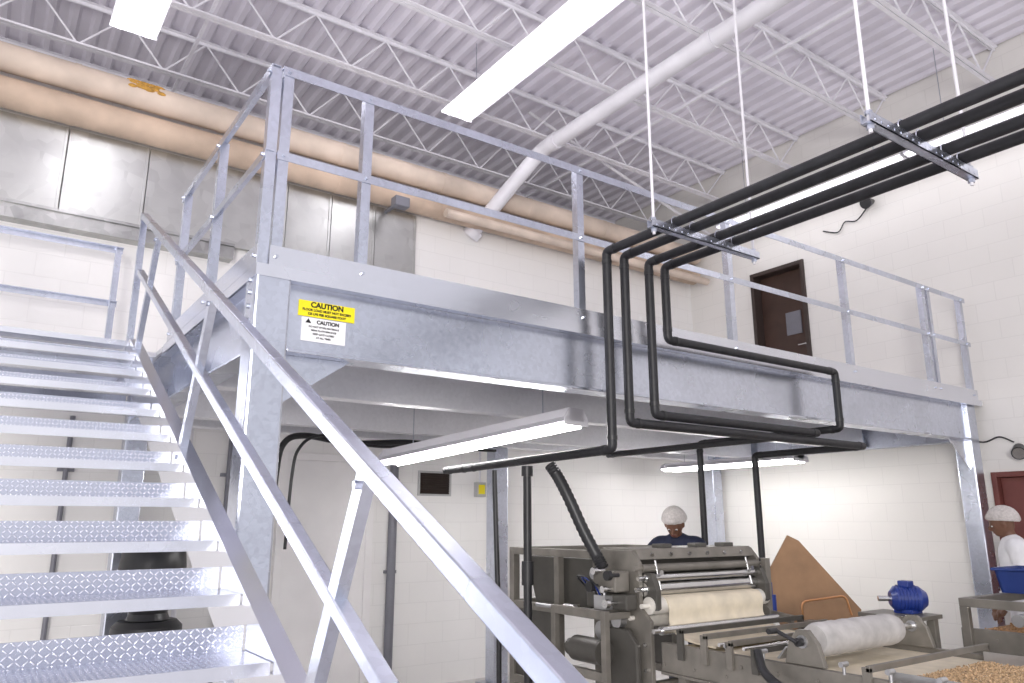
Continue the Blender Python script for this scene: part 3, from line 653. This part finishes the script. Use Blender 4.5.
nuts(7000,3.50,4.36,1.3,1.99,.899,CRUMB2,.65)
t=thing('blue_bin',(5.8,2.25,1.15),'small blue plastic bin resting on the conveyor frame','bin')
m_=MB()
def bin_(m_,x0,x1,y0,y1,z0,z1,t_=.012,fl=.02):
    m_.prism([(x0,y0,z0),(x1,y0,z0),(x1+fl,y0-fl,z1),(x0-fl,y0-fl,z1)],(0,t_,0)); m_.prism([(x0,y1,z0),(x1,y1,z0),(x1+fl,y1+fl,z1),(x0-fl,y1+fl,z1)],(0,-t_,0))
    m_.prism([(x0,y0,z0),(x0,y1,z0),(x0-fl,y1+fl,z1),(x0-fl,y0-fl,z1)],(t_,0,0)); m_.prism([(x1,y0,z0),(x1,y1,z0),(x1+fl,y1+fl,z1),(x1+fl,y0-fl,z1)],(-t_,0,0)); m_.box(x0,x1,y0,y1,z0,z0+t_)
bin_(m_,5.60,5.93,2.18,2.39,1.152,1.30); mk('bin_body',m_,BIN,parent=t)
mk('bin_rim',MB().tube([(5.57,2.15,1.30),(5.96,2.15,1.30),(5.96,2.42,1.30),(5.57,2.42,1.30)],.010,n=8,closed=True),BIN,parent=t,smooth=True)

# ------------------------------------------------------------------ black upright floor vacuum below the landing
cx,cy=1.20,6.35
t=thing('shop_vacuum',(cx,cy,0),'tall black upright shop vacuum standing beneath the stair landing','vacuum')
mk('drum',MB().tube([(cx,cy,z) for z in (.14,.16,.4,.7,.86,.9)],[.17,.20,.24,.25,.24,.20],n=32),RUB,parent=t,smooth=True)
mk('motor_head',MB().tube([(cx,cy,z) for z in (.905,.95,1.1,1.25,1.38,1.47,1.52,1.54)],[.15,.13,.19,.235,.22,.16,.09,.02],n=32),RUB,parent=t,smooth=True)
mk('handle',MB().tube(fillet([(cx-.12,cy-.02,1.44),(cx-.12,cy-.02,1.57),(cx+.12,cy-.02,1.57),(cx+.12,cy-.02,1.44)],.04),.012,n=8),GRF,parent=t,smooth=True)
mk('latch_band',MB().cyl((cx,cy,1.235),(cx,cy,1.26),.241,n=32),STEELG,parent=t,smooth=True)
mk('suction_hose',MB().tube(catmull([(cx-.2,cy-.12,.75),(cx-.32,cy-.25,.8),(cx-.36,cy-.2,.5),(cx-.28,cy-.3,.15),(cx-.1,cy-.38,.05)],8),.028,n=12),RUB,parent=t,smooth=True)
for k in range(4):
    a=math.pi/4+math.pi/2*k; px,py=cx+.2*math.cos(a),cy+.2*math.sin(a)
    mk('caster',MB().cyl((px-.02,py,.04),(px+.02,py,.04),.04).cyl((px,py,.04),(px,py,.17),.015),GRF,parent=t,smooth=True)

# ------------------------------------------------------------------ people
def person(pos,yaw,H,label,top_mat,coat=False,arms=None,lean=0.0,headtilt=0.0,net=1.0):
    s=H/1.70; base=Vector((pos[0],pos[1],0)); Rz=Matrix.Rotation(yaw,3,'Z')
    def W(p,up=True):
        p=Vector(p)*s
        if lean and p.z>.95*s:
            d=p-Vector((0,0,.95*s)); d=Matrix.Rotation(-lean,3,'X')@d; p=Vector((0,0,.95*s))+d
        return base+Rz@p
    def head(p):
        p=Vector(p)-Vector((0,0,1.5)); p=Matrix.Rotation(-headtilt,3,'X')@p; return W(p+Vector((0,0,1.5)))
    t=thing('person',tuple(base),label,'person')
    def remesh(o,vx):
        m=o.modifiers.new('r','REMESH'); m.mode='VOXEL'; m.voxel_size=vx; m.use_smooth_shade=True
        m=o.modifiers.new('s','SMOOTH'); m.factor=.5; m.iterations=3
    MM=Rz@Matrix.Rotation(-lean,3,'X')
    MH=Rz@Matrix.Rotation(-lean-headtilt,3,'X')
    if arms is None: arms=[((-.25,.06,1.15),(-.17,.30,1.05)),((.25,.06,1.15),(.17,.30,1.05))]
    def trunk(m,inf,low=.9):
        m.ell(W((0,0,1.26)),((.165+inf)*s,(.115+inf)*s,(.22+inf)*s),M=MM); m.ell(W((0,0,1.0)),((.155+inf)*s,(.12+inf)*s,(.17+inf)*s),M=MM)
        m.cap(W((-.15,0,1.385)),W((.15,0,1.385)),(.06+inf)*s,(.06+inf)*s)
    def armc(m,inf,full=True):
        for sx,(el,wr) in zip((-1,1),arms):
            m.cap(W((sx*.18,0,1.38)),W(el),(.054+inf)*s,(.042+inf)*s); m.cap(W(el),W(wr),(.042+inf)*s,(.028+inf)*s)
    b=MB(); trunk(b,0); armc(b,0)
    b.cap(W((0,-.005,1.40)),W((0,.01,1.50)),.056*s,.052*s)
    b.ell(head((0,.015,1.60)),(.074*s,.094*s,.112*s),M=MH); b.ell(head((0,.062,1.545)),(.045*s,.045*s,.05*s),M=MH)
    b.ell(head((0,.115,1.585)),(.015*s,.02*s,.024*s),M=MH)
    for sx in (-1,1): b.ell(head((sx*.078,.01,1.59)),(.012*s,.02*s,.032*s),M=MH)
    for sx in (-1,1):
        b.cap(W((sx*.09,0,.93)),W((sx*.10,.02,.50)),.088*s,.058*s); b.cap(W((sx*.10,.02,.50)),W((sx*.10,-.01,.09)),.056*s,.036*s)
        b.ell(W((sx*.10,.05,.045)),(.042*s,.12*s,.042*s),M=Rz)
    for sx,(el,wr) in zip((-1,1),arms):
        el=Vector(el);wr=Vector(wr);d=(wr-el).normalized(); side=d.cross(Vector((0,0,1))).normalized(); dn=side.cross(d)
        pc=wr+d*.05; b.cap(W(wr),W(pc+d*.03),.026*s,.034*s)
        for k,(o_,L_) in enumerate(((-.03,.065),(-.01,.08),(.011,.075),(.031,.055))):
            r0=wr+d*.09+side*o_; k1=r0+d*L_*.5-dn*.008; k2=k1+d*L_*.4-dn*.03
            b.cap(W(r0-d*.02),W(k1),.010*s,.0095*s,8); b.cap(W(k1),W(k2),.0095*s,.008*s,8)
        th=wr+d*.03-side*sx*-.025; b.cap(W(th),W(th+d*.045+side*sx*.035-dn*.02),.012*s,.009*s,8)
    o=mk('body',b,SKIN,parent=t,smooth=True); remesh(o,.009)
    c=MB(); trunk(c,.022); armc(c,.018)
    if coat:
        for sx in (-1,1): c.cap(W((sx*.06,0,.98)),W((sx*.09,.0,.66)),.135*s,.135*s)
        c.ell(W((0,0,.8)),(.2*s,.15*s,.25*s),M=Rz)
    c.tube([W((.065*math.cos(a),-.005+.06*math.sin(a),1.43+.012*math.sin(a))) for a in [2*math.pi*k/16 for k in range(16)]],.016*s,n=8,closed=True)
    o=mk('coat' if coat else 'shirt',c,top_mat,parent=t,smooth=True); remesh(o,.014)
    p=MB()
    for sx in (-1,1):
        p.cap(W((sx*.09,0,.95)),W((sx*.10,.02,.50)),.108*s,.078*s); p.cap(W((sx*.10,.02,.50)),W((sx*.10,-.01,.13)),.078*s,.062*s)
    o=mk('trousers',p,PANT,parent=t,smooth=True); remesh(o,.015)
    for sx in (-1,1): mk('shoe',MB().ell(W((sx*.10,.055,.045)),(.05*s,.135*s,.045*s),M=Rz),RUB,parent=t,smooth=True)
    hn=MB(); Mt=MH@Matrix.Rotation(math.radians(24),3,'X'); q=.094*net; c0=head((0,-.012,1.622)); nu,nv=44,14; vs=[];fs=[]
    for j in range(nv+1):
        ph=math.pi*.54*j/nv
        for i in range(nu):
            th=2*math.pi*i/nu; w_=1+.045*math.sin(11*th)*math.sin(ph)*(j/nv)+.03*math.sin(3*th+2*ph)
            if j==nv: w_*=.92
            vs.append(c0+Mt@Vector((q*s*w_*math.sin(ph)*math.cos(th),.116*net*s*w_*math.sin(ph)*math.sin(th),.108*net*s*math.cos(ph))))
    for j in range(nv):
        for i in range(nu):
            k=(i+1)%nu; fs.append((j*nu+i,(j+1)*nu+i,(j+1)*nu+k,j*nu+k))
    hn.add(vs,fs); mk('hair_net',hn,NET,parent=t,smooth=True)
    for sx in (-1,1):
        e=mk('eye',MB().ell(head((sx*.030,.098,1.600)),(.013*s,.009*s,.007*s),M=MH),WHT,parent=t,smooth=True)
        mk('pupil',MB().ell(head((sx*.030,.105,1.599)),(.007*s,.004*s,.007*s),M=MH),INK,parent=e,smooth=True)
    mk('mouth',MB().ell(head((0,.104,1.545)),(.022*s,.008*s,.006*s),M=MH),REDB,parent=t,smooth=True)
    return t
def yaw_to(dx,dy): return math.atan2(dy,dx)-math.pi/2
person((5.44,5.00),yaw_to(-.86,-.50),1.745,'person in dark shirt and white hair net bending over the machine',NAVY,
   arms=[((-.32,.14,1.20),(-.26,.36,1.12)),((.34,.12,1.24),(.30,.36,1.16))],lean=.32,headtilt=.32,net=1.14)
person((7.36,2.94),yaw_to(-.50,.86),1.71,'person in white coat and hair net standing by the conveyor',COAT,coat=True,
   arms=[((-.22,.02,1.12),(-.15,.18,.92)),((.22,.02,1.12),(.15,.18,.92))],lean=.12,headtilt=.25,net=1.10)

# ------------------------------------------------------------------ world, lamps, camera
wd=bpy.data.worlds.new('world'); S.world=wd; wd.use_nodes=True
bg=wd.node_tree.nodes['Background']; bg.inputs[0].default_value=(.96,.95,1.0,1); bg.inputs[1].default_value=.94
def area(loc,rot,sx,sy,p,col=(1,1,1)):
    l=bpy.data.lights.new('area_lamp','AREA'); l.shape='RECTANGLE'; l.size=sx; l.size_y=sy; l.energy=p; l.color=col
    o=bpy.data.objects.new('area_lamp',l); o.location=loc; o.rotation_euler=rot; C.objects.link(o)
area((-3,-3,2.4),(math.radians(86),0,math.radians(-30)),2.5,2.5,500,(1,.96,.93))
S.view_settings.view_transform='Standard'
cam=bpy.data.cameras.new('camera'); co=bpy.data.objects.new('camera',cam); C.objects.link(co)
cam.sensor_width=36; cam.lens=36*756/1024; cam.clip_start=.05
co.location=(0,0,1.6); co.rotation_euler=(math.radians(90+13.43),0,math.radians(-35.2)); S.camera=co
